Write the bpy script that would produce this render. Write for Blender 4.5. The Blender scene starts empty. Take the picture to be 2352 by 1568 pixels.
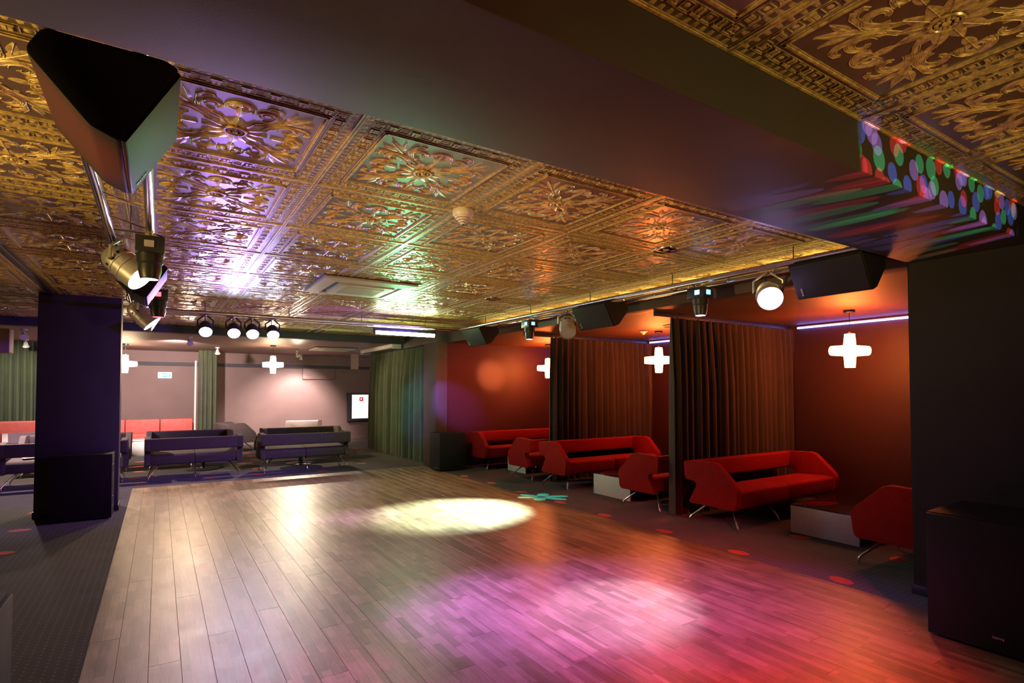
import bpy, bmesh, math, random
from mathutils import Vector, Matrix, Euler
random.seed(7)
S = bpy.context.scene
COL = S.collection
PI = math.pi

# ------------------------------------------------------------------ camera
FPX, CAMH = 1268.0, 1.45                      # focal length in pixels of the 2352 px frame, eye height
YAW, TILT = math.atan2(810, 1268.5), math.atan(36/1268.)
cam = bpy.data.cameras.new('camera'); camo = bpy.data.objects.new('camera', cam); COL.objects.link(camo)
cam.sensor_width = 36; cam.sensor_fit = 'HORIZONTAL'; cam.lens = FPX/2352*36; cam.shift_y = 77/2352
cam.clip_start = .05
camo.location = (0, 0, CAMH); camo.rotation_euler = (PI/2+TILT, 0, -YAW)
S.camera = camo
S.view_settings.view_transform = 'Standard'; S.view_settings.look = 'None'
S.view_settings.gamma = 1; S.view_settings.exposure = 0.25
try: S.view_settings.use_curve_mapping = False
except Exception: pass
S.cycles.use_denoising = True
S.cycles.max_bounces = 6; S.cycles.diffuse_bounces = 3; S.cycles.glossy_bounces = 3
S.cycles.sample_clamp_indirect = 6; S.cycles.caustics_reflective = False; S.cycles.caustics_refractive = False

# ------------------------------------------------------------------ world (a closed room: a trace of ambient only)
W = bpy.data.worlds.new('world'); S.world = W; W.use_nodes = True
W.node_tree.nodes['Background'].inputs[0].default_value = (.02, .015, .02, 1)
W.node_tree.nodes['Background'].inputs[1].default_value = .2

# ------------------------------------------------------------------ room dimensions (metres)
ZC, ZB, ZA = 2.59, 2.45, 2.36                 # main ceiling, rear ceiling, alcove ceiling / beam soffit
BY0, BY1 = 1.141, 1.80                        # near beam
DX0, DX1, DY0, DY1 = -.318, 4.31, -.4, 9.95   # dance floor
XW, XA, YF = 4.58, 7.48, 16.4                 # near right wall, alcove back wall, far wall
XL, YN = -5.2, -3.0
YAF = 9.5                                     # far wall of the alcoves

# ------------------------------------------------------------------ loose lights: lamps of the room and added fills
def aim(src, dst):
    return (Vector(dst)-Vector(src)).to_track_quat('-Z', 'Y').to_euler()
def spot(name, src, dst, col, watt, deg, blend=.5, rad=.05, parent=None):
    l = bpy.data.lights.new(name, 'SPOT'); l.energy = watt; l.color = col; l.spot_size = math.radians(deg)
    l.spot_blend = blend; l.shadow_soft_size = rad
    o = bpy.data.objects.new(name, l); COL.objects.link(o)
    if parent is None:
        o.location = src; o.rotation_euler = aim(src, dst)
    else:
        o.parent = parent; o.location = src
    return o
def point(name, loc, col, watt, rad=.06):
    l = bpy.data.lights.new(name, 'POINT'); l.energy = watt; l.color = col; l.shadow_soft_size = rad
    o = bpy.data.objects.new(name, l); COL.objects.link(o); o.location = loc
    return o
WARM, WHITE, VIO, RED, CYAN = (1, .62, .30), (1, .80, .74), (.45, .18, 1), (1, .03, .06), (.55, .85, 1)
# dance-floor wash from the rig over and behind the camera, plus added glow spots and uplights
spot('stage_lamp_red', (1.0, -1.2, 2.45), (2.95, 2.2, 0), (1, .010, .05), 1700, 36, 1)
spot('stage_lamp_orange', (2.2, -1.0, 2.45), (2.6, 1.75, 0), (1, .12, .08), 150, 22, 1)
spot('stage_lamp_crimson', (-.2, .6, 2.4), (.75, 2.75, 0), (1, .05, .10), 130, 18, 1)
spot('stage_lamp_purple', (.2, -.5, 2.45), (1.2, 2.85, 0), (.42, .10, .8), 1200, 44, 1)
spot('stage_lamp_amber', (3.9, 2.1, 2.3), (3.7, 3.3, 0), (1, .20, .05), 60, 40, 1)
spot('stage_lamp_violet', (3.95, 6.35, 2.22), (.3, 9.6, .9), (.20, .05, .9), 620, 75, .9)
spot('soffit_fill_red', (.3, -1.6, 1.1), (.75, 1.35, 2.37), (1, .02, .06), 50, 34, 1)  # added red spot standing in for stray spill on the soffit
spot('medallion_fill_violet', (3.75, 3.6, 2.1), (3.72, 2.35, 2.59), (.35, .15, 1), 8, 60, 1)  # added violet spot in place of a reflection on the ceiling
spot('stage_lamp_side_red', (-1.7, 2.5, .9), (-.22, 2.1, 2.28), (1, .05, .03), 420, 16, .8)
spot('soffit_fill_warm', (2.6, -1.2, .9), (2.3, 1.45, 2.37), (1, .42, .18), 22, 34, 1)  # added warm spot imitating amber bounce on the soffit
_l = bpy.data.lights.new('header_fill_light', 'AREA'); _l.shape = 'RECTANGLE'; _l.size = .03; _l.size_y = 6.0; _l.energy = 10; _l.color = (1, .66, .16)  # added amber fill brightening the gold ceiling edge by the header
_o = bpy.data.objects.new('header_fill_light', _l); COL.objects.link(_o); _o.location = (4.50, 4.9, 2.47); _o.rotation_euler = (PI, .25, 0)
spot('ceiling_fill_violet', (.75, 7.7, 2.05), (.25, 4.6, 2.59), (.40, .16, 1), 230, 60, 1)  # added uplight imitating the rear spotlights' violet glow on the ceiling
spot('ceiling_fill_green', (3.0, 7.6, 2.1), (1.7, 4.6, 2.59), (.22, 1, .40), 95, 56, 1)  # added uplight imitating the tube light's green glow on the ceiling
# unseen warm fills added beside and behind the camera, brightening the gold ceiling
spot('ceiling_fill_warm', (-3.6, 2.2, 1.1), (-.25, 2.7, 2.59), (1, .66, .20), 900, 60, .9, .15)
spot('ceiling_fill_gold', (-3.2, 5.8, 1.2), (-.9, 6.2, 2.59), (1, .62, .25), 110, 76, .9, .15)
spot('ceiling_fill_front', (2.6, -2.3, 1.2), (2.5, .8, 2.59), (1, .70, .22), 210, 70, .9, .15)
# rear lounge
spot('lounge_lamp_left', (-1.87, 11.75, 2.28), (-1.7, 11.2, 0), WHITE, 600, 130, .7)
spot('lounge_lamp_mid', (.46, 11.70, 2.28), (.3, 7.2, 0), (1, .68, .42), 270, 80, .9)
spot('lounge_lamp_back', (.3, 12.6, 2.38), (.1, 16.0, .7), WHITE, 700, 110, .8)
spot('lounge_lamp_long', (2.88, 14.4, 2.20), (1.6, 9.0, 0), (1, .80, .56), 420, 60, .7, .03)
spot('lounge_lamp_wall', (3.3, 14.7, 2.38), (3.1, 16.4, .5), WHITE, 560, 85, .8)
spot('curtain_fill_left', (-2.3, 12.9, 2.36), (-2.4, 14.6, 1.2), (1, .95, .7), 160, 80, .8)  # added spot, only to brighten the green curtain at left
spot('curtain_fill_stripe', (1.6, 12.9, 2.30), (4.45, 11.7, 1.1), (1, .85, .5), 260, 60, .8, .03)  # added side light, brings out the folds of the olive curtain
point('lounge_lamp_side', (6.2, 12.2, 1.9), (1, .85, .7), 60, .2)

# ================================================================== helpers
def mat(name, base, rough=.6, metal=0., spec=.5, coat=0., coat_r=.2, coat_ior=1.5, emit=None, es=0., sheen=0.):
    m = bpy.data.materials.new(name); m.use_nodes = True
    b = m.node_tree.nodes['Principled BSDF']
    b.inputs['Base Color'].default_value = (*base, 1); b.inputs['Roughness'].default_value = rough
    b.inputs['Metallic'].default_value = metal; b.inputs['Specular IOR Level'].default_value = spec
    b.inputs['Coat Weight'].default_value = coat; b.inputs['Coat Roughness'].default_value = coat_r; b.inputs['Coat IOR'].default_value = coat_ior
    b.inputs['Sheen Weight'].default_value = sheen
    if emit: b.inputs['Emission Color'].default_value = (*emit, 1); b.inputs['Emission Strength'].default_value = es
    return m
class NT:
    """small node-tree writer"""
    def __init__(s, m): s.t = m.node_tree; s.b = s.t.nodes.get('Principled BSDF')
    def n(s, ty, **kw):
        nd = s.t.nodes.new(ty)
        for k, v in kw.items(): setattr(nd, k, v)
        return nd
    def l(s, a, b): s.t.links.new(a, b)
    def math(s, op, a, b=None, c=None):
        nd = s.n('ShaderNodeMath', operation=op)
        for i, v in enumerate((a, b, c)):
            if v is None: continue
            if isinstance(v, (int, float)): nd.inputs[i].default_value = v
            else: s.l(v, nd.inputs[i])
        return nd.outputs[0]
    def ramp(s, fac, stops):
        r = s.n('ShaderNodeValToRGB'); e = r.color_ramp.elements
        while len(e) < len(stops): e.new(.5)
        for k, (p, c) in enumerate(stops): e[k].position = p; e[k].color = (*c, 1)
        s.l(fac, r.inputs[0]); return r.outputs[0]
    def noise(s, vec, scale, detail=3, rough=.55):
        nd = s.n('ShaderNodeTexNoise'); nd.inputs['Scale'].default_value = scale
        nd.inputs['Detail'].default_value = detail; nd.inputs['Roughness'].default_value = rough
        if vec is not None: s.l(vec, nd.inputs['Vector'])
        return nd.outputs['Fac']
    def mapping(s, vec, scale=(1, 1, 1), rot=(0, 0, 0), loc=(0, 0, 0)):
        nd = s.n('ShaderNodeMapping'); s.l(vec, nd.inputs[0])
        nd.inputs['Scale'].default_value = scale; nd.inputs['Rotation'].default_value = rot; nd.inputs['Location'].default_value = loc
        return nd.outputs[0]
    def coord(s, k='Object'): return s.n('ShaderNodeTexCoord').outputs[k]
    def bump(s, h, dist=.002, st=1.):
        nd = s.n('ShaderNodeBump'); nd.inputs['Distance'].default_value = dist; nd.inputs['Strength'].default_value = st
        s.l(h, nd.inputs['Height']); s.l(nd.outputs[0], s.b.inputs['Normal'])
def noisy(name, c0, c1, scale=8, rough=.6, bump=0., bscale=120, **kw):
    m = mat(name, c0, rough, **kw); t = NT(m); v = t.coord()
    t.l(t.ramp(t.noise(v, scale), [(.3, c0), (.7, c1)]), t.b.inputs['Base Color'])
    if bump: t.bump(t.noise(v, bscale, 2), bump)
    return m

class MB:
    """mesh builder: verts / faces with material indices"""
    def __init__(s): s.v = []; s.f = []; s.m = []; s.sm = []
    def add(s, vs, fs, mi=0, smooth=False, M=None):
        k = len(s.v)
        for p in vs:
            p = Vector(p); s.v.append(tuple(M @ p) if M else tuple(p))
        for f in fs: s.f.append([i+k for i in f]); s.m.append(mi); s.sm.append(smooth)
        return s
    def box(s, a, b, mi=0, M=None):
        x0, y0, z0 = a; x1, y1, z1 = b
        return s.add([(x0,y0,z0),(x1,y0,z0),(x1,y1,z0),(x0,y1,z0),(x0,y0,z1),(x1,y0,z1),(x1,y1,z1),(x0,y1,z1)],
                     [(3,2,1,0),(4,5,6,7),(0,1,5,4),(1,2,6,5),(2,3,7,6),(3,0,4,7)], mi, False, M)
    def prism(s, poly, a0, a1, axis='x', mi=0, M=None, smooth=False):
        n = len(poly)
        f = {'x': lambda p, a: (a, p[0], p[1]), 'y': lambda p, a: (p[0], a, p[1]), 'z': lambda p, a: (p[0], p[1], a)}[axis]
        vs = [f(p, a0) for p in poly]+[f(p, a1) for p in poly]
        s.add(vs, [list(range(n))[::-1], list(range(n, 2*n))], mi, False, M)
        return s.add(vs, [(i, (i+1) % n, n+(i+1) % n, n+i) for i in range(n)], mi, smooth, M)
    def tube(s, path, r, seg=8, mi=0, M=None, cap=True, flat=1.):
        path = [Vector(p) for p in path]; n = len(path); vs = []
        t0 = (path[1]-path[0]).normalized(); up = Vector((0,0,1)) if abs(t0.z) < .9 else Vector((1,0,0))
        u = t0.cross(up).normalized()
        for i, p in enumerate(path):
            t = (path[min(i+1, n-1)]-path[max(i-1, 0)]).normalized()
            u = (u-t*u.dot(t)).normalized(); w = t.cross(u)
            rr = r(i/(n-1)) if callable(r) else r
            for k in range(seg):
                a = 2*PI*k/seg; vs.append(p+u*math.cos(a)*rr+w*math.sin(a)*rr*flat)
        fs = [(i*seg+k, i*seg+(k+1) % seg, (i+1)*seg+(k+1) % seg, (i+1)*seg+k) for i in range(n-1) for k in range(seg)]
        s.add(vs, fs, mi, True, M)
        if cap: s.add(vs[:seg]+vs[-seg:], [list(range(seg))[::-1], list(range(seg, 2*seg))], mi, False, M)
        return s
    def lathe(s, prof, seg=24, mi=0, M=None, smooth=True, caps=True):
        vs = []; fs = []; n = len(prof)
        for r, z in prof:
            for k in range(seg):
                a = 2*PI*k/seg; vs.append((r*math.cos(a), r*math.sin(a), z))
        for i in range(n-1):
            for k in range(seg): fs.append((i*seg+k, i*seg+(k+1) % seg, (i+1)*seg+(k+1) % seg, (i+1)*seg+k))
        if caps and prof[0][0] > 1e-6: fs.append(list(range(seg))[::-1])
        if caps and prof[-1][0] > 1e-6: fs.append([(n-1)*seg+k for k in range(seg)])
        return s.add(vs, fs, mi, smooth, M)
    def mesh(s, name, mats, bevel=0., bseg=2, ang=40, sharp=35):
        me = bpy.data.meshes.new(name); me.from_pydata(s.v, [], s.f)
        for m in (mats if isinstance(mats, (list, tuple)) else [mats]): me.materials.append(m)
        for p, mi, sm in zip(me.polygons, s.m, s.sm): p.material_index = mi; p.use_smooth = sm
        bm = bmesh.new(); bm.from_mesh(me)
        bmesh.ops.remove_doubles(bm, verts=bm.verts, dist=1e-5)
        bmesh.ops.recalc_face_normals(bm, faces=bm.faces)
        if bevel:
            es = [e for e in bm.edges if len(e.link_faces) == 2 and e.calc_face_angle(0) > math.radians(ang)]
            bmesh.ops.bevel(bm, geom=es, offset=bevel, segments=bseg, affect='EDGES', profile=.6)
            for f in bm.faces: f.smooth = True
        bm.to_mesh(me); bm.free()
        if any(p.use_smooth for p in me.polygons):
            me.set_sharp_from_angle(angle=math.radians(sharp))
        me.update(); return me
    def obj(s, name, mats, parent=None, loc=None, **kw):
        return link(name, s.mesh(name, mats, **kw), parent, loc)
def link(name, me, parent=None, loc=None):
    o = bpy.data.objects.new(name, me); COL.objects.link(o)
    if parent: o.parent = parent
    if loc is not None: o.location = loc
    return o
def thing(name, label, cat, loc=(0,0,0), rot=(0,0,0), group=None):
    o = bpy.data.objects.new(name, None); COL.objects.link(o); o.location = loc; o.rotation_euler = rot
    o.empty_display_size = .1
    return tag(o, label, cat, group)
def tag(o, label, cat, group=None):
    o['label'] = label; o['category'] = cat
    if group: o['group'] = group
    return o
def struct(name, mb, m, parent=None, **kw):
    o = mb.obj(name, m, parent, **kw)
    if parent is None: o['kind'] = 'structure'
    return o
def rounded(poly, rad, seg=4):
    out = []; n = len(poly)
    rs = rad if isinstance(rad, (list, tuple)) else [rad]*n
    for i in range(n):
        p = Vector(poly[i]); a = Vector(poly[i-1])-p; b = Vector(poly[(i+1) % n])-p
        r = min(rs[i], a.length*.45, b.length*.45)
        if r < 1e-4: out.append(tuple(p)); continue
        p0 = p+a.normalized()*r; p1 = p+b.normalized()*r
        for k in range(seg+1):
            t = k/seg; q = p0*(1-t)**2+p*2*t*(1-t)+p1*t*t; out.append(tuple(q))
    return out
def text_mesh(body, size, m, depth=.001):
    c = bpy.data.curves.new('lettering', 'FONT'); c.body = body; c.size = size; c.extrude = depth; c.align_x = 'CENTER'; c.align_y = 'CENTER'
    o = bpy.data.objects.new('lettering', c); COL.objects.link(o)
    dg = bpy.context.evaluated_depsgraph_get(); me = bpy.data.meshes.new_from_object(o.evaluated_get(dg))
    bpy.data.objects.remove(o); bpy.data.curves.remove(c)
    me.materials.clear(); me.materials.append(m); return me

# ================================================================== materials
def wood_mat():
    m = mat('parquet_wood', (.2, .12, .07), .38, spec=.32); t = NT(m)
    oi = t.n('ShaderNodeObjectInfo'); co = t.coord()
    off = t.n('ShaderNodeVectorMath', operation='MULTIPLY_ADD'); t.l(oi.outputs['Location'], off.inputs[0])
    off.inputs[1].default_value = (3.7, 1.31, 0); t.l(co, off.inputs[2])
    v = t.mapping(off.outputs[0], (1, 1, 1), (0, 0, PI/2))
    br = t.n('ShaderNodeTexBrick'); t.l(v, br.inputs['Vector'])
    br.inputs['Scale'].default_value = 1; br.inputs['Brick Width'].default_value = .34; br.inputs['Row Height'].default_value = .0486
    br.inputs['Mortar Size'].default_value = .0006; br.inputs['Mortar Smooth'].default_value = .3; br.inputs['Bias'].default_value = -.1
    br.inputs['Color1'].default_value = (.29, .195, .125, 1); br.inputs['Color2'].default_value = (.15, .095, .06, 1); br.inputs['Mortar'].default_value = (.10, .06, .035, 1)
    br.offset = .37
    grain = t.noise(t.mapping(off.outputs[0], (60, 3, 1)), 2., 4, .6)
    wear = t.noise(t.n('ShaderNodeNewGeometry').outputs['Position'], 3.2, 5, .65)
    scr = t.noise(t.mapping(t.n('ShaderNodeNewGeometry').outputs['Position'], (30, 4, 1), (0, 0, .4)), 2.5, 3, .7)
    mx = t.n('ShaderNodeMix', data_type='RGBA', blend_type='MULTIPLY'); mx.inputs[0].default_value = .75
    t.l(br.outputs['Color'], mx.inputs[6]); t.l(t.ramp(grain, [(.25, (.55, .5, .45)), (.7, (1.1, 1.05, 1))]), mx.inputs[7])
    mx2 = t.n('ShaderNodeMix', data_type='RGBA', blend_type='MULTIPLY'); mx2.inputs[0].default_value = .8
    t.l(mx.outputs[2], mx2.inputs[6]); t.l(t.ramp(wear, [(.32, (.62, .6, .58)), (.62, (1.15, 1.12, 1.1))]), mx2.inputs[7])
    hv = t.n('ShaderNodeHueSaturation'); t.l(mx2.outputs[2], hv.inputs['Color'])
    t.l(t.math('MULTIPLY_ADD', oi.outputs['Random'], .35, .85), hv.inputs['Value'])
    t.l(hv.outputs[0], t.b.inputs['Base Color'])
    t.l(t.math('MULTIPLY_ADD', wear, .22, t.math('MULTIPLY_ADD', scr, .12, .24)), t.b.inputs['Roughness'])
    t.bump(grain, .0006, .5)
    return m
def carpet_mat():
    m = mat('carpet_pile', (.05, .045, .045), .95, spec=.1, sheen=.15); t = NT(m); v = t.coord()
    w = t.n('ShaderNodeVectorMath', operation='MULTIPLY'); t.l(v, w.inputs[0]); w.inputs[1].default_value = (22, 22, 0)
    fr = t.n('ShaderNodeVectorMath', operation='FRACTION'); t.l(w.outputs[0], fr.inputs[0])
    d = t.n('ShaderNodeVectorMath', operation='DISTANCE'); t.l(fr.outputs[0], d.inputs[0]); d.inputs[1].default_value = (.5, .5, 0)
    dot = t.math('LESS_THAN', d.outputs['Value'], .13)
    base = t.ramp(t.noise(v, 5, 4), [(.3, (.022, .017, .013)), (.7, (.036, .029, .023))])
    mx = t.n('ShaderNodeMix', data_type='RGBA'); t.l(dot, mx.inputs[0]); t.l(base, mx.inputs[6]); mx.inputs[7].default_value = (.12, .11, .11, 1)
    t.l(mx.outputs[2], t.b.inputs['Base Color']); t.bump(t.noise(v, 350, 2), .003, .6)
    return m
def grille_mat():
    m = mat('speaker_grille', (.02, .02, .022), .55, metal=.2, spec=.15); t = NT(m); v = t.coord('UV')
    w = t.n('ShaderNodeVectorMath', operation='FRACTION'); t.l(v, w.inputs[0])
    d = t.n('ShaderNodeVectorMath', operation='DISTANCE'); t.l(w.outputs[0], d.inputs[0]); d.inputs[1].default_value = (.5, .5, 0)
    k = t.math('GREATER_THAN', d.outputs['Value'], .34)
    t.l(t.ramp(k, [(0, (.002, .002, .003)), (1, (.03, .03, .034))]), t.b.inputs['Base Color'])
    t.l(t.math('MULTIPLY', k, .3), t.b.inputs['Metallic'])
    t.bump(k, .002, .7)
    return m
M_wood, M_carpet, M_grille = wood_mat(), carpet_mat(), grille_mat()
M_under = mat('subfloor_screed', (.02, .015, .012), .9)
M_petal = noisy('carpet_petal_red', (.45, .06, .045), (.55, .09, .06), 40, .95, .002, 300)
M_gold = noisy('ceiling_gold', (.26, .15, .035), (.86, .62, .22), 48, .5, metal=.1, coat=.9, coat_r=.30, coat_ior=1.9)
M_ground = noisy('ceiling_umber', (.075, .045, .016), (.115, .07, .025), 6, .42, spec=.9, coat=1, coat_r=.30, coat_ior=2.0)
M_field = noisy('ceiling_field', (.10, .055, .02), (.145, .075, .028), 5, .42, spec=.9, coat=1, coat_r=.30, coat_ior=2.0)
M_beam = noisy('beam_paint', (.030, .023, .019), (.038, .029, .024), 3, .65, .0004, 220)
M_wall = noisy('taupe_wall_paint', (.17, .105, .10), (.20, .125, .115), 2, .62, .001, 200)
M_alcove = noisy('alcove_wall_paint', (.036, .0065, .0055), (.043, .008, .0068), 2, .55, .001, 200)
M_aceil = noisy('alcove_ceiling_paint', (.10, .040, .018), (.115, .046, .021), 2, .6)
M_bceil = noisy('lounge_ceiling_paint', (.27, .17, .16), (.31, .20, .18), 2, .55)
M_pillar = noisy('pillar_paint', (.034, .028, .040), (.042, .035, .05), 3, .6, .001, 180)
M_dark = noisy('near_wall_paint', (.010, .008, .010), (.014, .011, .013), 3, .8, .001, 180)
M_header = noisy('header_paint', (.055, .036, .028), (.068, .045, .034), 4, .6)
M_red = noisy('red_wool', (.27, .009, .009), (.33, .012, .011), 30, .9, .001, 500, spec=.15)
M_greyf = noisy('charcoal_wool', (.085, .062, .064), (.11, .08, .08), 30, .9, .001, 500, spec=.2)
M_pale = noisy('pale_wool', (.55, .47, .44), (.62, .53, .5), 30, .9, .001, 500)
M_pink = noisy('coral_vinyl', (.55, .10, .09), (.62, .13, .11), 12, .5)
M_chrome = mat('chrome', (.75, .74, .72), .22, 1.)
M_alu = noisy('brushed_aluminium', (.50, .49, .50), (.62, .61, .62), 30, .36, metal=.6)
M_black = noisy('black_enamel', (.012, .012, .014), (.018, .018, .02), 20, .4)
M_cab = noisy('speaker_cabinet', (.016, .0145, .016), (.022, .02, .021), 300, .65, .0006, 500, spec=.12)
M_curt = noisy('olive_velvet', (.055, .066, .034), (.08, .092, .046), 3, .85, .0008, 300, sheen=.1)
M_curt2 = noisy('brown_green_velvet', (.026, .013, .010), (.036, .018, .013), 3, .8, .0008, 300, sheen=.3)
M_white = noisy('white_plastic', (.62, .58, .56), (.68, .64, .62), 10, .45)
M_tabw = noisy('white_laminate', (.74, .72, .68), (.82, .8, .76), 25, .5)
M_tabt = mat('black_gloss_top', (.012, .010, .010), .06, spec=.6)
M_drum = noisy('white_drum', (.7, .66, .62), (.78, .74, .7), 8, .4)
M_logo = mat('logo_silver', (.7, .68, .7), .3, .6)
M_cable = mat('cable_rubber', (.012, .012, .012), .5)
M_glow = lambda n, c, s: mat(n, (.8, .8, .8), .4, emit=c, es=s)
M_pend = M_glow('pendant_opal', (1, .20, .04), 105)
M_pendw = M_glow('pendant_opal_white', (1, .72, .42), 45)
M_lviolet = M_glow('lens_violet', (.62, .42, 1), 22)
M_lwhite = M_glow('lens_warm_white', (1, .9, .7), 14)
M_lcyan = M_glow('lens_cyan', (.62, .66, 1), 95)
M_lred = M_glow('lens_red', (1, .05, .08), 5)
M_lblue = M_glow('lens_blue', (.08, .55, 1), 5)
M_ltip = M_glow('lens_tip', (1, .95, 1), 12)
M_tube = M_glow('tube_glow', (.74, 1, .52), 130)
M_led = M_glow('led_strip', (.16, .22, 1), 16)
M_spotw = M_glow('lamp_white', (1, .9, .75), 60)
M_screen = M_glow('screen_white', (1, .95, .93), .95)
M_sred = mat('icon_red', (.6, .02, .02), .5, emit=(.7, .04, .04), es=.6)
M_sgreen = mat('sign_green', (.02, .45, .25), .5, emit=(.05, .6, .4), es=.7)
M_sign = M_glow('sign_white', (.95, 1, .95), 1.1)
M_lens_off = mat('dull_lens', (.5, .47, .55), .15, .3)

# ================================================================== floor
f = MB()                                       # carpet with the dance floor cut out
xs = [XL, DX0, DX1, XA+.2]; ys = [YN, DY0, DY1, YF+.1]
for i in range(3):
    for j in range(3):
        if i == 1 and j == 1: continue
        f.box((xs[i], ys[j], -.08), (xs[i+1], ys[j+1], 0))
floor = struct('floor', f, M_carpet)
sub = struct('dance_floor', MB().box((DX0, DY0, -.08), (DX1, DY1, -.014)), M_under)
PW, PL = .1459, 2.2
cache = {}
def plank_mesh(w, l):
    key = (round(w, 4), round(l, 3))
    if key not in cache:
        g, h, c = .0006, .016, .0008
        a, b = w/2-g, l/2-g
        vs = [(-a,-b,-.014),(a,-b,-.014),(a,b,-.014),(-a,b,-.014), (-a,-b,h-.0145-c),(a,-b,h-.0145-c),(a,b,h-.0145-c),(-a,b,h-.0145-c),
              (-a+c,-b+c,h-.0145),(a-c,-b+c,h-.0145),(a-c,b-c,h-.0145),(-a+c,b-c,h-.0145)]
        fs = [(3,2,1,0),(8,9,10,11)]+[(i,(i+1)%4,4+(i+1)%4,4+i) for i in range(4)]+[(4+i,4+(i+1)%4,8+(i+1)%4,8+i) for i in range(4)]
        cache[key] = MB().add(vs, fs).mesh('floor_plank', M_wood)
    return cache[key]
x = DX0; c = 0
while x < DX1-.02:
    w = min(PW, DX1-x); st = DY0-[0, 1.1, .5, 1.65, .25, 1.4][c % 6]; y = st
    while y < DY1-1e-3:
        y0, y1 = max(y, DY0), min(y+PL, DY1)
        if y1-y0 > .02: link('floor_plank', plank_mesh(w, y1-y0), sub, (x+w/2, (y0+y1)/2, 0))
        y += PL
    x += w; c += 1
# red petals woven into the carpet
pm = []
for v in range(3):
    pts = [(.098*math.cos(a)*(1+.06*random.uniform(-1, 1)), .062*math.sin(a)*(1+.1*random.uniform(-1, 1))) for a in [2*PI*k/18 for k in range(18)]]
    pm.append(MB().prism(pts, 0, .0012, 'z').mesh('carpet_petal', M_petal))
spots_p = [(4.40+.02*(k % 2), 8.4-.88*k) for k in range(8)]+[(5.39, 3.12), (5.38, 4.87), (5.38, 6.6), (5.37, 8.35), (5.4, 2.25), (-1.2, 7.62), (-1.16, 6.64), (-1.2, 5.7), (-1.2, 8.6),
           (1.41, 12.22), (1.73, 14.21), (1.71, 12.75), (1.74, 13.5), (2.5, 11.69), (3.42, 10.94), (.69, 11.1), (-.28, 11.97), (-.32, 11.17), (2.7, 10.75), (4.2, 13.9), (-.3, 12.8), (-.3, 13.6), (.7, 10.35), (1.45, 10.45), (-.2, 10.3), (3.4, 11.9), (2.5, 10.3), (1.55, 11.3)]
for k, (px, py) in enumerate(spots_p):
    o = link('carpet_petal', pm[k % 3], floor, (px, py, 0)); o.rotation_euler = (0, 0, random.uniform(-.5, .5) if k > 8 else random.uniform(1.2, 1.9))

# ================================================================== room shell
struct('wall_far', MB().box((XL, YF, -.05), (XA+.2, YF+.12, ZB+.1)), M_wall)
struct('wall_left', MB().box((XL-.1, YN, -.05), (XL, YF, ZC+.1)), M_wall)
struct('wall_near', MB().box((XL, YN-.1, -.05), (XW+.1, YN, ZC+.1)), M_dark)
struct('wall_right', MB().box((XW, YN, -.05), (XW+.16, 1.82, ZC+.02)), M_dark)
struct('wall_alcove_near', MB().box((XW+.16, 1.44, -.05), (XA+.12, 1.60, ZA+.15)), M_alcove)
struct('wall_alcove_back', MB().box((XA, 1.60, -.05), (XA+.12, YF, ZB+.1)), M_alcove)
struct('wall_alcove_far', MB().box((4.40, YAF, -.05), (XA, YAF+.12, ZB+.02)), M_alcove)
struct('post_alcove', MB().box((4.36, YAF-.02, -.02), (4.60, 10.05, ZA)), M_header, bevel=.006)
struct('ceiling_alcove', MB().box((XW+.18, 1.60, ZA), (XA, YAF, ZA+.1)), M_aceil)
struct('trim_header', MB().box((4.56, 1.82, ZA-.005), (XW+.18, YAF-.02, ZC+.02)), M_header, bevel=.004)
struct('trim_header_lounge', MB().box((4.38, YAF-.02, ZA-.01), (4.60, 13.7, ZC+.02)), M_header, bevel=.004)
struct('ceiling_beam', MB().box((XL, BY0, 2.372), (XW, BY1, ZC+.02)), M_beam, bevel=.004)
struct('ceiling_beam_rear', MB().box((XL, 11.10, ZB-.004), (4.38, 11.32, ZC+.02)), M_pillar, bevel=.004)
struct('ceiling_lounge', MB().box((XL, 11.32, ZB), (XA+.1, YF, ZB+.12)), M_bceil)
struct('pillar', MB().box((-1.19, 8.26, -.01), (-.405, 8.58, ZC)), M_pillar, bevel=.006)
struct('baseboard_pillar', MB().box((-1.20, 8.245, -.01), (-.395, 8.595, .07)), M_black, bevel=.004)
struct('baseboard_right', MB().box((XW-.012, YN, -.01), (XW+.002, 1.83, .07)), M_black, bevel=.003)
struct('trim_far_rail', MB().box((XL, YF-.03, 2.08), (XA, YF, 2.17)), M_pillar, bevel=.004)
struct('baseboard_far', MB().box((XL, YF-.012, 0), (XA, YF, .09)), M_wall, bevel=.003)
struct('trim_far_panel', MB().box((3.42, YF-.06, 1.78), (4.30, YF, 2.08)), M_wall, bevel=.006)
struct('trim_ceiling_step', MB().box((-1.095, BY1, ZC-.035), (-1.045, 11.10, ZC+.01)), M_black, bevel=.004)

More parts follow.
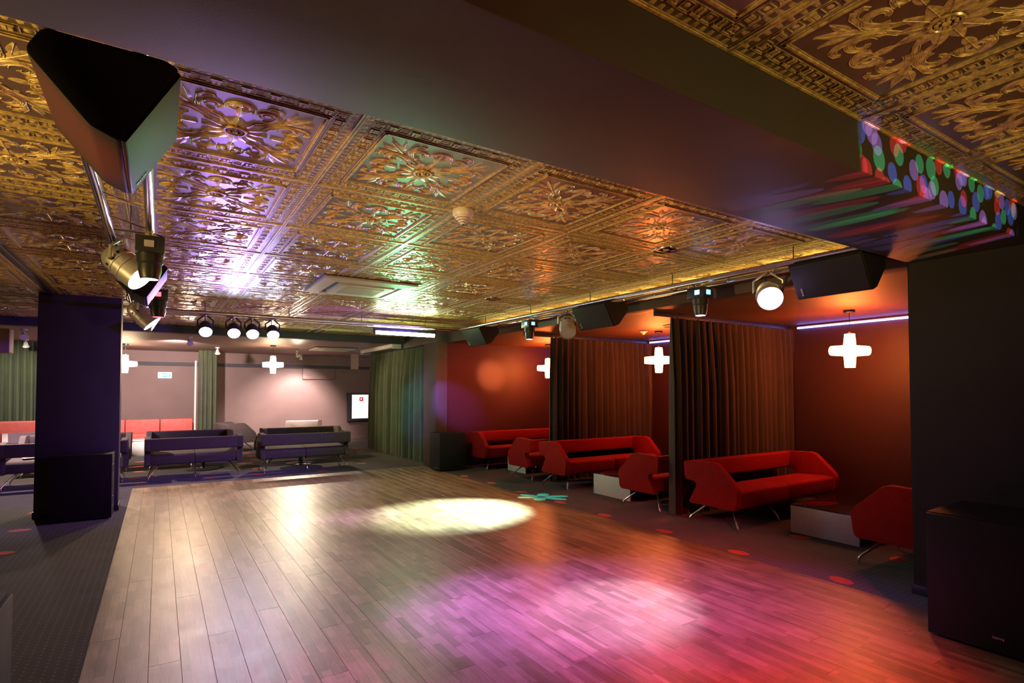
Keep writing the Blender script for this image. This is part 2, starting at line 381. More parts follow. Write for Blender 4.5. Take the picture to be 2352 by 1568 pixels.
# ------------------------------------------------------------------ ornamental ceiling tiles
ceil = struct('ceiling', MB().box((XL, YN, ZC), (XW+.16, 11.32, ZC+.1)), M_under)
TX, TY = .88, .914
def tile_mesh():
    b = MB(); hx, hy = TX/2-.0015, TY/2-.0015; D = -1
    G, U, F = 0, 1, 2
    b.box((-hx, -hy, -.006), (hx, hy, 0), U)
    i = .128; b.box((-hx+i, -hy+i, -.0075), (hx-i, hy-i, -.0055), F)
    def frame(off, wd, h, mi=G):
        for sx in (-1, 1):
            b.box((min(sx*(hx-off), sx*(hx-off-wd)), -hy+off, -.006-h), (max(sx*(hx-off), sx*(hx-off-wd)), hy-off, -.005), mi)
            b.box((-hx+off, min(sx*(hy-off), sx*(hy-off-wd)), -.006-h), (hx-off, max(sx*(hy-off), sx*(hy-off-wd)), -.005), mi)
    frame(.000, .010, .006); frame(.014, .003, .002); frame(.047, .003, .002); frame(.098, .003, .002)
    frame(.112, .004, .004); frame(.120, .009, .008); frame(.133, .003, .003)
    def side(fn):
        for k in range(4):
            M = Matrix.Rotation(k*PI/2, 4, 'Z'); L = (hx, hy)[k % 2]; E_ = (hy, hx)[k % 2]
            fn(M, L, E_)
    def row(M, L, E_):
        n = 22                                  # egg and dart
        for q in range(n):
            u = -L+.03+(2*L-.06)*(q+.5)/n; w = .011
            vs = [(u-w, -E_+.020, -.006), (u+w, -E_+.020, -.006), (u+w*.6, -E_+.042, -.006), (u-w*.6, -E_+.042, -.006), (u, -E_+.030, -.0085)]
            b.add(vs, [(0, 1, 4), (1, 2, 4), (2, 3, 4), (3, 0, 4)], G, True, M)
        n = 15; st = (2*L-.12)/n                # dentils: T blocks and rosette squares
        for q in range(n):
            u = -L+.06+st*(q+.5)
            y0, y1 = -E_+.054, -E_+.094
            if q % 2:
                b.box((u-.019, y0, -.0115), (u+.019, y0+.010, -.006), G, M)
                b.box((u-.014, y0+.014, -.0105), (u-.002, y1, -.006), G, M)
                b.box((u+.002, y0+.014, -.0105), (u+.014, y1, -.006), G, M)
            else:
                for (p, r_) in (((u-.021, y0), (u-.018, y1)), ((u+.018, y0), (u+.021, y1)), ((u-.021, y0), (u+.021, y0+.003)), ((u-.021, y1-.003), (u+.021, y1))):
                    b.box((p[0], p[1], -.0085), (r_[0], r_[1], -.006), G, M)
                c = [(u+.011*math.cos(a), (y0+y1)/2+.011*math.sin(a), -.006) for a in [2*PI*t/8 for t in range(8)]]+[(u, (y0+y1)/2, -.011)]
                b.add(c, [(t, (t+1) % 8, 8) for t in range(8)], G, True, M)
    side(row)
    def rib(path, r0, r1, hz=.13, seg=6, mi=G):
        n = len(path)
        b.tube([(p[0], p[1], -.0075) for p in path], lambda t: 1.2*(r0+(r1-r0)*t)*(math.sin(PI*min(1, .12+t*.88))**.35 if t < .5 else 1), seg, mi, None, True, hz)
    def ribM(path, r0, r1, M, hz=.13):
        q = [M @ Vector((p[0], p[1], 0)) for p in path]; rib([(v.x, v.y) for v in q], r0, r1, hz)
        n = len(q)
        for sg in (-1, 1):
            e = []
            for k_ in range(n):
                d_ = (q[min(k_+1, n-1)]-q[max(k_-1, 0)]).normalized(); rr = 1.25*(r0+(r1-r0)*k_/(n-1))
                e.append((q[k_].x-d_.y*rr*sg, q[k_].y+d_.x*rr*sg, -.0085))
            b.tube(e, .0018, 4, G)
    def spiral(c, r0, r1, a0, a1, n=14):
        return [(c[0]+(r0+(r1-r0)*k/n)*math.cos(a0+(a1-a0)*k/n), c[1]+(r0+(r1-r0)*k/n)*math.sin(a0+(a1-a0)*k/n)) for k in range(n+1)]
    def drop(p0, p1, w, M):
        n = 8; pth = [(p0[0]+(p1[0]-p0[0])*k/n, p0[1]+(p1[1]-p0[1])*k/n) for k in range(n+1)]
        q = [M @ Vector((p[0], p[1], 0)) for p in pth]
        b.tube([(v.x, v.y, -.0075) for v in q], lambda t: 1.3*w*(.2+math.sin(PI*t**.7)), 6, G, None, True, .14)
        b.tube([(v.x, v.y, -.0075-.18*w) for v in q], .0018, 4, G)
    for k in range(4):
        for mir in (1, -1):
            M = Matrix.Rotation(PI/4+k*PI/2, 4, 'Z') @ Matrix.Diagonal((1, mir, 1, 1))
            # acanthus scrolls on each side of the diagonal
            ribM(spiral((.205, .070), .055, .014, -2.4, 3.2), .013, .006, M)
            ribM(spiral((.205, .070), .072, .030, -2.2, 2.0), .007, .004, M)
            ribM(spiral((.165, .150), .050, .012, 2.9, -2.6), .012, .005, M)
            ribM(spiral((.165, .150), .066, .030, 2.7, -1.2), .006, .003, M)
            ribM([(.115, .03), (.15, .018), (.20, .022), (.25, .040), (.285, .075), (.290, .105)], .008, .010, M)
            drop((.27, .012), (.345, .058), .011, M)
            ribM([(.285, .105), (.272, .122), (.255, .118)], .010, .005, M)
        M = Matrix.Rotation(PI/4+k*PI/2, 4, 'Z')
        drop((.235, 0), (.375, 0), .015, M); drop((.15, 0), (.235, 0), .012, M)
        M = Matrix.Rotation(k*PI/2, 4, 'Z')
        drop((.14, 0), (.235, 0), .012, M); drop((.225, 0), (.262, 0), .008, M)
    for k in range(12):                          # rosette
        M = Matrix.Rotation(k*PI/6, 4, 'Z'); drop((.045, 0), (.128+.012*(k % 2), 0), .0155, M)
    b.tube([(.042*math.cos(a), .042*math.sin(a), -.012) for a in [2*PI*t/20 for t in range(21)]], .007, 6, G, None, False, .8)
    for k in range(12):
        a = k*PI/6; b.lathe([(.0001, -.019), (.006, -.016), (.007, -.010)], 6, G, Matrix.Translation((.026*math.cos(a), .026*math.sin(a), 0)))
    b.lathe([(.0001, -.022), (.011, -.018), (.013, -.010)], 10, G)
    return b.mesh('ceiling_tile', [M_gold, M_ground, M_field])
tm = tile_mesh()
X0, Y0 = .70, 3.103
for i in range(-2, 5):
    for j in range(-2, 9):
        cx, cy = X0+(i+.5)*TX, Y0+(j+.5)*TY
        link('ceiling_tile', tm, ceil, (cx, cy, ZC))
for i in range(-5, -2):                          # the dimmer bay beyond the ceiling step
    for j in range(1, 9): link('ceiling_tile', tm, ceil, (X0+(i+.5)*TX-.04, Y0+(j+.5)*TY, ZC))
for i in range(0, 5):                            # the bay in front of the beam
    for j in range(0, 2): link('ceiling_tile', tm, ceil, (X0+(i+.5)*TX, BY0-(j+.5)*TY, ZC))

# ================================================================== seating
PROF = [(-.315, .215), (-.345, .435), (-.075, .690), (.345, .672), (.325, .470), (.195, .455), (.165, .425), (.285, .215)]
def seat_unit(name, label, n, L, m, loc, rz, group, mids=None, cat='sofa', seams=True, legs=True):
    t = thing(name, label, cat, loc, (0, 0, rz), group); h = L/2; pt = .085
    poly = rounded(PROF, [.05, .05, .06, .035, .03, .03, .03, .05])
    for s in (-1, 1):
        MB().prism(poly, s*h-(pt if s > 0 else 0), s*h+(0 if s > 0 else pt), 'x').obj('side_panel', m, t, bevel=.013, bseg=2, ang=60)
    a, b = -h+pt-.004, h-pt+.004
    bk = rounded([(.245, .470), (.215, .668), (.335, .672), (.325, .470)], .025, 3)
    MB().prism(bk, a, b, 'x').obj('backrest', m, t, bevel=.010, bseg=2, ang=60)
    st = rounded([(-.300, .215), (-.318, .405), (-.27, .425), (.16, .400), (.20, .34), (.20, .225)], [.04, .03, .04, .04, .03, .03], 3)
    w = (b-a)/n
    for k in range(n):
        MB().prism(st, a+k*w+.002, a+(k+1)*w-.002, 'x').obj('seat_cushion', m, t, bevel=.012, bseg=2, ang=60)
    if legs:
        lx = [(-h+.10, -1), (h-.10, 1)]
        if n > 1: lx.append(((mids if mids is not None else 0), 0))
        for x_, sx in lx:
            for sy in (-1, 1):
                p0 = Vector((x_-sx*.10, sy*.13, .222)); p1 = Vector((x_+sx*.04, sy*.30, .05))
                MB().tube([p0, p0.lerp(p1, .5), p0.lerp(p1, .9), p1+Vector((0, 0, -.008)), p1+Vector((0, sy*.004, -.03)), (p1.x, p1.y+sy*.005, 0)], .011, 10).obj('leg', M_chrome, t)
    return t
g = 'red sofas and armchairs of the alcoves'
seat_unit('sofa', 'red two-seat sofa with its back to the nearest dark curtain', 2, 1.98, M_red, (5.95, 3.86, 0), 0, g, mids=-.2)
seat_unit('sofa', 'red two-seat sofa in the middle alcove before the second curtain', 2, 1.98, M_red, (5.93, 6.64, 0), 0, g, mids=-.2)
seat_unit('sofa', 'red sofa in the farthest alcove beside the black floor loudspeaker', 2, 1.98, M_red, (5.98, 9.05, 0), 0, g, mids=-.2)
seat_unit('armchair', 'red armchair at right edge cut off by the dark wall', 1, .84, M_red, (5.37, 2.09, 0), PI, g, cat='armchair')
seat_unit('armchair', 'red armchair half hidden by the nearest curtain, back toward it', 1, .84, M_red, (5.37, 4.90, 0), PI, g, cat='armchair')
seat_unit('armchair', 'red armchair behind the middle red sofa, near the farthest low table', 1, .84, M_red, (5.37, 7.55, 0), PI, g, cat='armchair')
g = 'charcoal sofas of the rear lounge'
seat_unit('sofa', 'charcoal sofa seen from behind, right of the lounge row, nearest the striped curtain', 2, 1.57, M_greyf, (2.31, 10.90, 0), PI, g)
seat_unit('sofa', 'charcoal sofa seen from behind in the middle of the lounge row', 2, 1.44, M_greyf, (.53, 10.98, 0), PI, g)
seat_unit('sofa', 'charcoal sofa seen from behind, half hidden by the dark pillar', 2, 1.55, M_greyf, (-1.19, 11.0, 0), PI, g)
seat_unit('sofa', 'charcoal sofa facing the camera behind the right lounge sofa', 2, 1.57, M_greyf, (2.56, 12.25, 0), 0, g)
seat_unit('sofa', 'charcoal sofa facing the camera behind the middle lounge sofa', 2, 1.44, M_greyf, (.53, 12.35, 0), 0, g)
seat_unit('sofa', 'charcoal sofa facing the camera, only its end shows right of the pillar', 2, 1.55, M_greyf, (-1.19, 12.35, 0), 0, g)
seat_unit('armchair', 'dark grey armchair in front of the far green curtain', 1, .84, M_greyf, (1.55, 14.85, 0), PI/2+.25, None, cat='armchair')
seat_unit('armchair', 'pale armchair in the pool of light at the far wall', 1, .86, M_pale, (3.15, 14.9, 0), -.25, None, cat='armchair')
seat_unit('armchair', 'pale armchair left of the pillar behind the charcoal sofa', 1, .84, M_pale, (-1.95, 13.3, 0), .2, None, cat='armchair')

def low_table(label, x0, x1, y0, y1, h):
    t = thing('low_table', label, 'table', ((x0+x1)/2, (y0+y1)/2, 0), group='low tables of the alcoves'); a, b = (x1-x0)/2, (y1-y0)/2
    for s in (-1, 1):
        MB().box((s*a-.02 if s > 0 else -a, -b, 0), (a if s > 0 else -a+.02, b, h-.012)).obj('side_panel', M_tabw, t, bevel=.002)
    MB().box((-a+.02, b-.02, 0), (a-.02, b, h-.012)).obj('end_panel', M_tabt, t, bevel=.002)
    MB().box((-a+.02, -b, 0), (a-.02, -b+.02, h-.012)).obj('end_panel', M_tabt, t, bevel=.002)
    MB().box((-a, -b, h-.012), (a, b, h)).obj('table_top', M_tabt, t, bevel=.002)
low_table('low white-sided table with black gloss top by the nearest red sofa', 5.50, 6.42, 2.62, 3.28, .285)
low_table('low white-sided table beside the armchair near the middle red sofa', 5.22, 6.10, 5.30, 6.02, .29)
low_table('low table between the farthest armchair and the far alcove sofa', 5.40, 6.25, 8.02, 8.60, .26)
def round_table(label, x, y):
    t = thing('round_table', label, 'table', (x, y, 0), group='round tables between lounge sofas')
    MB().lathe([(.27, 0), (.27, .012), (.05, .03), (.035, .05)], 32).obj('base', M_black, t)
    MB().lathe([(.035, .05), (.035, .40)], 16).obj('column', M_black, t)
    MB().lathe([(.30, .40), (.31, .41), (.31, .42), (.30, .43)], 36).obj('table_top', M_black, t)
round_table('black round pedestal table between the middle lounge sofas', .70, 11.72)
round_table('black round pedestal table between the right lounge sofas', 2.40, 11.62)
t = thing('banquette', 'coral red banquette along the far wall right of the pillar', 'banquette', (-.1, 15.95, 0))
for k in range(3):
    x0 = -1.27+k*.70
    MB().box((x0, .06, .36), (x0+.69, .22, .76)).obj('back_cushion', M_pink, t, bevel=.03, bseg=3)
    MB().box((x0, -.36, .30), (x0+.69, .08, .44)).obj('seat_cushion', M_pink, t, bevel=.03, bseg=3)
MB().box((-1.27, -.33, 0), (.82, .22, .30)).obj('base', M_wall, t, bevel=.004)
t = thing('banquette', 'deep red upholstered seat left of the pillar by green curtain', 'banquette', (-2.15, 14.0, 0))
MB().box((-.42, .10, .30), (.42, .30, .86)).obj('back_cushion', M_pink, t, bevel=.04, bseg=3)
MB().box((-.42, -.40, .22), (.42, .12, .44)).obj('seat_cushion', M_pink, t, bevel=.03, bseg=3)
MB().box((-.40, -.36, 0), (.40, .26, .22)).obj('base', M_wall, t, bevel=.004)
t = thing('drum_table', 'white round drum table in front of coral banquette', 'table', (-.33, 15.05, 0))
MB().lathe([(.24, 0), (.31, .10), (.33, .22), (.30, .33)], 32).obj('drum', M_drum, t)
MB().lathe([(.30, .33), (.31, .335), (.31, .345), (.30, .35)], 32).obj('top', M_drum, t)
t = thing('plinth', 'small open-sided block between the dark armchair and lounge sofa', 'plinth', (2.22, 15.0, 0))
MB().box((-.20, -.2, 0), (-.16, .2, .33)).obj('side', M_curt, t); MB().box((.16, -.2, 0), (.20, .2, .33)).obj('side', M_tabw, t)
MB().box((-.2, -.2, .33), (.2, .2, .36)).obj('top', M_curt, t, bevel=.003); MB().box((-.16, .17, 0), (.16, .2, .33)).obj('back', M_black, t)
t = thing('magazine', 'folded leaflet lying on the charcoal sofa left of the pillar', 'leaflet', (-1.62, 11.05, .429), (0, 0, .3))
MB().box((-.11, -.08, 0), (.11, .08, .004)).obj('cover', M_white, t); MB().box((-.07, -.05, .004), (.03, .04, .0046)).obj('picture', M_curt, t)

# ================================================================== curtains
def curtain(label, axis, a0, a1, c, z0, z1, m, folds, amp, group=None, rail=None, seed=1, pinch=.45):
    rnd = random.Random(seed); n = folds*12; rows = [0, .03, .07, .16, .35, .6, .85, 1]
    t = thing('curtain', label, 'curtain', ((a0+a1)/2 if axis == 'x' else c, c if axis == 'x' else (a0+a1)/2, 0), group=group)
    ph = [rnd.uniform(-.9, .9) for _ in range(folds+2)]; am = [rnd.uniform(.55, 1.25) for _ in range(folds+2)]
    def pt(i, r, s):
        u = i/n; q = u*folds; k = int(min(q, folds-1)); fr = q-k
        ap = am[k]*(1-fr)+am[k+1]*fr; pp = ph[k]*(1-fr)+ph[k+1]*fr
        w = rows[r]; A = amp*ap*(pinch+(1-pinch)*min(1, w*4))*(1+.25*w)
        off = A*math.sin(2*PI*q+pp*min(1, w*3))+A*.22*math.sin(4*PI*q+pp*2)
        along = (u-.5)*(a1-a0)*(1+.012*w)+.012*math.sin(2*PI*q*1.0+1.2)*w
        z = z1+(z0-z1)*w+(.006*math.sin(q*9) if r == 0 else 0)
        return (along, off+s, z) if axis == 'x' else (off+s, along, z)
    b = MB(); R = len(rows); th = .007
    vs = [pt(i, r, -th/2) for r in range(R) for i in range(n+1)]+[pt(i, r, th/2) for r in range(R) for i in range(n+1)]
    N = (n+1)*R; fs = []
    for r in range(R-1):
        for i in range(n):
            a = r*(n+1)+i; q = [a, a+1, a+n+2, a+n+1]; fs.append(q[::-1]); fs.append([x_+N for x_ in q])
    for i in range(n):
        fs.append([i, i+1, i+1+N, i+N]); a = (R-1)*(n+1)+i; fs.append([a+1, a, a+N, a+1+N])
    for r in range(R-1):
        a = r*(n+1); fs.append([a+n+1, a, a+N, a+n+1+N]); a += n; fs.append([a, a+n+1, a+n+1+N, a+N])
    b.add(vs, fs, 0, True).obj('fabric', m, t, sharp=70)
    if rail:
        r0, r1, zt = rail; k = (a0+a1)/2
        p, q = ((r0-k, -.014, z1-.004), (r1-k, .014, zt)) if axis == 'x' else ((-.014, r0-k, z1-.004), (.014, r1-k, zt))
        MB().box(p, q).obj('rail', M_black, t, bevel=.002)
    return t
g = 'curtains dividing the alcoves'
curtain('dark pleated curtain behind the nearest red sofa', 'x', 5.03, 7.44, 4.42, .015, 2.305, M_curt2, 20, .052, g, (4.75, 7.46, ZA), 3)
curtain('dark pleated curtain behind the middle red sofa', 'x', 5.27, 7.44, 7.10, .015, 2.305, M_curt2, 18, .050, g, (4.75, 7.46, ZA), 5)
curtain('long olive pleated curtain beside the rear post', 'y', 10.14, 13.55, 4.47, .03, 2.345, M_curt, 13, .085, None, None, 8)
curtain('blue-green curtain hanging at the far wall left of cross lamp', 'x', .80, 1.20, 15.55, .02, ZB-.004, M_curt, 4, .05, None, None, 11)
curtain('bright green curtain at left edge beyond the pillar', 'x', -2.9, -2.06, 14.6, .02, ZB-.004, M_curt, 8, .06, None, None, 13)
t = thing('curtain_pole', 'white upright pole beside the far green curtain', 'pole', (.74, 15.5, 0))
MB().tube([(0, 0, 0), (0, 0, 2.18)], .022, 12).obj('tube', M_white, t); MB().lathe([(.06, 0), (.06, .015), (.03, .03)], 16).obj('foot', M_white, t)

# ================================================================== rigging pipes (ladder trusses under the ceiling)
ZT = 2.43
def truss(label, a, b, side, rungs, drops):
    t = thing('lighting_truss', label, 'truss', a, group='lighting trusses around the dance floor')
    A, B, Sd = Vector((0, 0, 0)), Vector(b)-Vector(a), Vector(side)
    MB().tube([A, B], .024, 16).obj('pipe', M_chrome, t); MB().tube([A+Sd, B+Sd], .024, 16).obj('pipe', M_chrome, t)
    for k in range(rungs):
        p = A.lerp(B, (k+.5)/rungs); q = A.lerp(B, (k+1)/rungs)
        MB().tube([p, q+Sd], .007, 8).obj('rung', M_chrome, t)
    for k in range(drops):
        p = A.lerp(B, (k+.5)/drops)+Sd*.5
        MB().tube([p+Vector((0, 0, ZC-ZT)), p+Vector((0, 0, .0))], .004, 6).obj('hanger', M_black, t)
        MB().tube([p-Sd*.5, p+Sd*.5], .009, 8).obj('crossbar', M_chrome, t)
truss('chrome truss over the right edge of the dance floor', (4.05, 1.83, ZT), (4.05, 7.88, ZT), (.24, 0, 0), 14, 5)
truss('chrome truss across the rear of the dance floor', (-.03, 7.92, ZT), (4.02, 7.92, ZT), (0, .24, 0), 10, 4)
truss('chrome truss over the left edge of the dance floor', (-.27, 1.83, ZT), (-.27, 7.88, ZT), (.21, 0, 0), 14, 4)

# ================================================================== loudspeakers
def uv_box(o, s):
    me = o.data; uv = me.uv_layers.new(name='UVMap')
    for p in me.polygons:
        n = p.normal; ax = max(range(3), key=lambda k: abs(n[k]))
        for li in p.loop_indices:
            c = me.vertices[me.loops[li].vertex_index].co
            q = [c[k] for k in range(3) if k != ax] if ax != 0 else (c[1], c[2]); uv.data[li].uv = (q[0]/s, q[1]/s)
def logo(parent, size, M):
    o = link('logo', text_mesh('nova', size, M_logo), parent); o.matrix_local = M; return o
def hung_speaker(label, y0, L, xo, mirror, group='loudspeakers hung from the trusses'):
    """cabinet long axis along y, grille turned to the dance floor and down; origin at the truss"""
    t = thing('hanging_speaker', label, 'loudspeaker', (xo, y0, ZT), group=group); s = mirror
    P = [(-.31, -.096), (-.17, -.262), (-.105, -.290), (.035, -.043), (.0, -.026), (-.275, -.026)]
    P = [(s*(p[0]+.17), p[1]) for p in P]
    MB().prism(rounded(P, [.02, .012, .012, .012, .02, .02], 3), 0, L, 'y').obj('cabinet', M_cab, t, bevel=.004, ang=60)
    a, b = Vector((P[2][0], P[2][1])), Vector((P[3][0], P[3][1])); d = (b-a).normalized(); nrm = Vector((d.y, -d.x))
    if nrm.dot(Vector((s, -.5))) < 0: nrm = -nrm
    q = [a+d*.008-nrm*.004, b-d*.008-nrm*.004, b-d*.008+nrm*.012, a+d*.008+nrm*.012]
    gr = MB().prism(rounded([tuple(v) for v in q], [0, 0, .012, .012], 4), .006, L-.006, 'y').obj('grille', M_grille, t, bevel=.002, ang=60)
    # lay the perforation out along the panel
    me = gr.data; uv = me.uv_layers.new(name='UVMap')
    for p in me.polygons:
        for li in p.loop_indices:
            c = me.vertices[me.loops[li].vertex_index].co; w = Vector((c.x, c.z)).dot(d); e = Vector((c.x, c.z)).dot(nrm)
            uv.data[li].uv = ((w+e)/.010, c.y/.010)
    mid = a.lerp(b, .22)+nrm*.0135
    X = Vector((0, -1 if s > 0 else 1, 0)); Z = Vector((nrm.x, 0, nrm.y)); Y = Z.cross(X)
    R = Matrix((X, Y, Z)).transposed().to_4x4(); R.translation = Vector((mid.x, L-.055, mid.y))
    logo(gr, .032, R @ Matrix.Rotation(PI/2, 4, 'Z'))
    for yy in (L*.3, L*.7):
        MB().box((-.02, yy-.015, -.02), (.02, yy+.015, .03)).obj('bracket', M_chrome, t, bevel=.003)
    MB().tube([(s*.06-.05*s, L*.5, -.01), (s*.02, L*.5, .02), (0, L*.5, .03)], .008, 8).obj('hook', M_chrome, t)
    return t
hung_speaker('large black loudspeaker hanging upper left, nearest of the left rig', 1.86, .49, -.17, 1)
hung_speaker('black loudspeaker on the left rig just past the lit violet spotlight', 4.89, .50, -.17, 1)
hung_speaker('smallest black loudspeaker at the far end of left rig', 7.20, .50, -.17, 1)
hung_speaker('black loudspeaker with blue-lit grille near right wall, nearest on right rig', 1.84, .52, 4.17, -1)
hung_speaker('black loudspeaker with violet-lit end in the middle of right rig', 4.38, .56, 4.17, -1)
hung_speaker('black loudspeaker at the far corner of the right rig', 7.10, .56, 4.17, -1)

def floor_speaker(label, loc, rz, w, d, h, lx=.06, lz=.055, lsize=.032, ring=True):
    t = thing('floor_speaker', label, 'loudspeaker', loc, (0, 0, rz), 'loudspeakers standing on the floor')
    MB().box((-w/2, -d/2+.02, .012), (w/2, d/2, h)).obj('cabinet', M_cab, t, bevel=.006)
    gr = MB().box((-w/2+.004, -d/2, .02), (w/2-.004, -d/2+.02, h-.008)).obj('grille', M_grille, t, bevel=.004)
    me = gr.data; uv = me.uv_layers.new(name='UVMap')
    for p in me.polygons:
        for li in p.loop_indices:
            c = me.vertices[me.loops[li].vertex_index].co; uv.data[li].uv = (c.x/.008, c.z/.008)
    logo(gr, lsize, Matrix.Translation((lx, -d/2-.001, lz)) @ Matrix.Rotation(PI/2, 4, 'X'))
    for sx in (-1, 1):
        for sy in (-1, 1): MB().lathe([(.02, 0), (.02, .013)], 12, 0, Matrix.Translation((sx*(w/2-.05), sy*(d/2-.06), 0))).obj('foot', M_black, t)
        if ring:
            for zz in (h*.25, h*.75):
                M = Matrix.Translation((sx*w/2, .06, zz)) @ Matrix.Rotation(PI/2, 4, 'Y')
                MB().tube([(.055*math.cos(a), .055*math.sin(a), 0) for a in [2*PI*k/24 for k in range(25)]], .004, 6, 0, M, False).obj('handle_cup', M_black, t)
    return t
floor_speaker('big black subwoofer with a small logo against the right wall', (4.18, 1.10, 0), -PI/2+.02, .76, .60, .73, lx=-.05, lz=.10, lsize=.028)
floor_speaker('black floor loudspeaker at the post of the farthest alcove', (4.50, 9.26, 0), -PI/2, .44, .52, .68)
floor_speaker('black floor loudspeaker in front of the dark pillar', (-.72, 7.99, 0), PI, .56, .42, .73)
floor_speaker('black loudspeaker corner at the bottom left edge', (-.86, 2.56, 0), PI/2, .80, .76, .65)
t = thing('speaker_cable', 'thin cable loop at the foot of the dark pillar', 'cable', (-1.05, 7.95, 0))
MB().tube([(0, .24, .30), (.0, .2, .26), (.02, .12, .2), (.01, .06, .10), (.0, .10, .03), (.02, .2, .008), (.04, .26, .008)], .006, 8).obj('wire', M_cable, t)

# ================================================================== stage lamps
def par_can(label, piv, tgt, lens, col, watt, deg, r=.095, L=.26, group='par spotlights of the rig', lit=True, colour=None, blend=.5):
    R = aim(piv, tgt).to_matrix(); t = thing('par_spotlight', label, 'spotlight', piv, R.to_euler(), group); m = colour or M_alu
    k = r/.095
    MB().lathe([(r*.97, -L*.62), (r, -L*.62), (r, -L*.30), (r*1.05, -L*.29), (r*1.05, -L*.26), (r*.93, -L*.25), (r*.93, -L*.08), (r*.98, -L*.07), (r*.98, -L*.04), (r*.90, -L*.03),
                (r*.90, L*.10), (r*.80, L*.24), (r*.60, L*.34), (r*.34, L*.385), (.0001, L*.395)], 32, caps=False).obj('housing', m, t)
    hs = t.children[0]
    for q in range(10):
        a = 2*PI*q/10; M = Matrix.Rotation(a, 4, 'Z') @ Matrix.Translation((r*.902, 0, L*.045)) @ Matrix.Rotation(PI/2, 4, 'Y')
        MB().lathe([(.0001, .0005), (.010*k, .0005), (.010*k, -.004)], 10, 0, M).obj('vent_hole', M_black, hs)
    MB().lathe([(.0001, -L*.575), (r*.96, -L*.575), (r*.96, -L*.56)], 32).obj('lens', lens, t)
    Ri = R.transposed(); up = Ri @ Vector((0, 0, 1)); ax = Vector((1, 0, 0)); pv = Vector((0, 0, 0))
    top = up*max(.12, ZT-.02-piv[2])
    for s in (-1, 1):
        p = [ax*s*(r+.012), ax*s*(r+.012)+up*(top.length*.55), ax*s*.02+top*.92]
        MB().tube([pv+ax*s*(r-.004), p[0]], .012, 10).obj('pivot_knob', M_black, t)
        MB().tube([p[0], p[1], p[1].lerp(p[2], .5), p[2]], .009, 8).obj('yoke_arm', m, t)
    MB().tube([top*.88, top*1.0], .018, 10).obj('clamp', M_chrome, t)
    b0 = Vector((0, 0, L*.39)); side = (up+Vector((0, 0, .6))).normalized()
    MB().tube([b0, b0+Vector((0, 0, .05)), b0.lerp(top, .5)+Vector((0, 0, .10)), top*.95], .005, 8).obj('cable', M_cable, t)
    if lit: spot('spotlight_beam', (0, 0, -L*.64), None, col, watt, deg, blend, r*.8, t)
    return t
par_can('aluminium par spotlight glowing violet on the left rig, nearest the camera', (-.22, 4.28, 2.27), (2.30, 3.0, .0), M_lviolet, (.40, .18, 1), 2100, 36, blend=1)
par_can('small aluminium par spotlight glowing violet farther along left rig', (-.18, 6.55, 2.23), (1.94, 6.3, 0), M_lviolet, (.60, .40, 1), 900, 22, blend=1)
par_can('dark par spotlight glowing violet on the right rig', (4.12, 2.62, 2.24), (1.6, .6, .6), M_lviolet, (.60, .34, 1), 90, 40)
par_can('silver par spotlight switched off in the middle of right rig', (4.12, 5.22, 2.25), (3.2, 3.8, .2), M_lens_off, WHITE, 0, 20, lit=False)
for lab, x_ in (('leftmost of four dazzling cyan spotlights on the rear rig', .48), ('second from left of four dazzling cyan spotlights, rear rig', .80),
                ('third from left of four dazzling cyan spotlights, rear rig', 1.02), ('rightmost of four dazzling cyan spotlights on the rear rig', 1.27)):
    par_can(lab, (x_, 7.98, 2.26), (x_*.9, 4.6, -.4), M_lcyan, (.85, .74, 1), 28, 84, .075, .20, 'cyan spotlights on the rear rig', colour=M_black, blend=.9)
def scanner(label, loc, body, tip, dot, tgt=None, col=None, watt=0, deg=18):
    t = thing('effect_light', label, 'effect light', loc, group='effect lights of the rig')
    MB().box((-.075, -.09, -.10), (.075, .09, 0)).obj('head', body, t, bevel=.008)
    MB().box((-.03, -.03, 0), (.03, .03, ZT-loc[2]-.018)).obj('mount', M_chrome, t, bevel=.003)
    MB().lathe([(.070, -.10), (.070, -.15), (.062, -.16), (.062, -.20), (.052, -.245), (.045, -.25)], 24).obj('barrel', M_black if body is not M_alu else M_alu, t)
    MB().lathe([(.0001, -.252), (.044, -.250), (.044, -.246)], 24).obj('lens', tip, t)
    MB().box((-.079, -.05, -.07), (-.0745, .0, -.03)).obj('display', dot, t)
    MB().box((-.03, -.0945, -.07), (.02, -.0895, -.03)).obj('display', dot, t)
    MB().tube([(.02, .06, 0), (.06, .12, .05), (.02, .2, .08), (.0, .3, ZT-loc[2]-.03)], .005, 6).obj('cable', M_cable, t)
    if watt:
        o = spot('effect_beam', (0, 0, -.26), None, col, watt, deg, .8, .03, t); o.rotation_euler = aim(loc, tgt)
    return t
scanner('black effect light with cyan dot and bright tip on right rig', (4.12, 3.28, 2.38), M_black, M_ltip, M_lblue, (2.48, 2.72, 0), (.66, .56, 1), 900, 26)
scanner('small black effect light with teal dot far along right rig', (4.12, 6.02, 2.38), M_black, M_ltip, M_lblue, (2.95, 5.92, 0), (.66, 1, .82), 4400, 46)
scanner('black effect light with glowing white rim, left rig behind nearest loudspeaker', (-.06, 4.02, 2.38), M_black, M_lwhite, M_lens_off)
scanner('black effect light with red glow, far along left rig', (-.02, 6.05, 2.38), M_black, M_lred, M_lred)
t = thing('tube_light', 'long bright yellow-white tube light under the rear rig', 'tube light', (3.16, 7.98, 2.36))
MB().box((-.48, -.03, -.02), (.48, .03, .03)).obj('housing', M_black, t, bevel=.004)
MB().tube([(-.475, -.01, -.045), (.475, -.01, -.045)], .026, 14).obj('tube', M_tube, t)
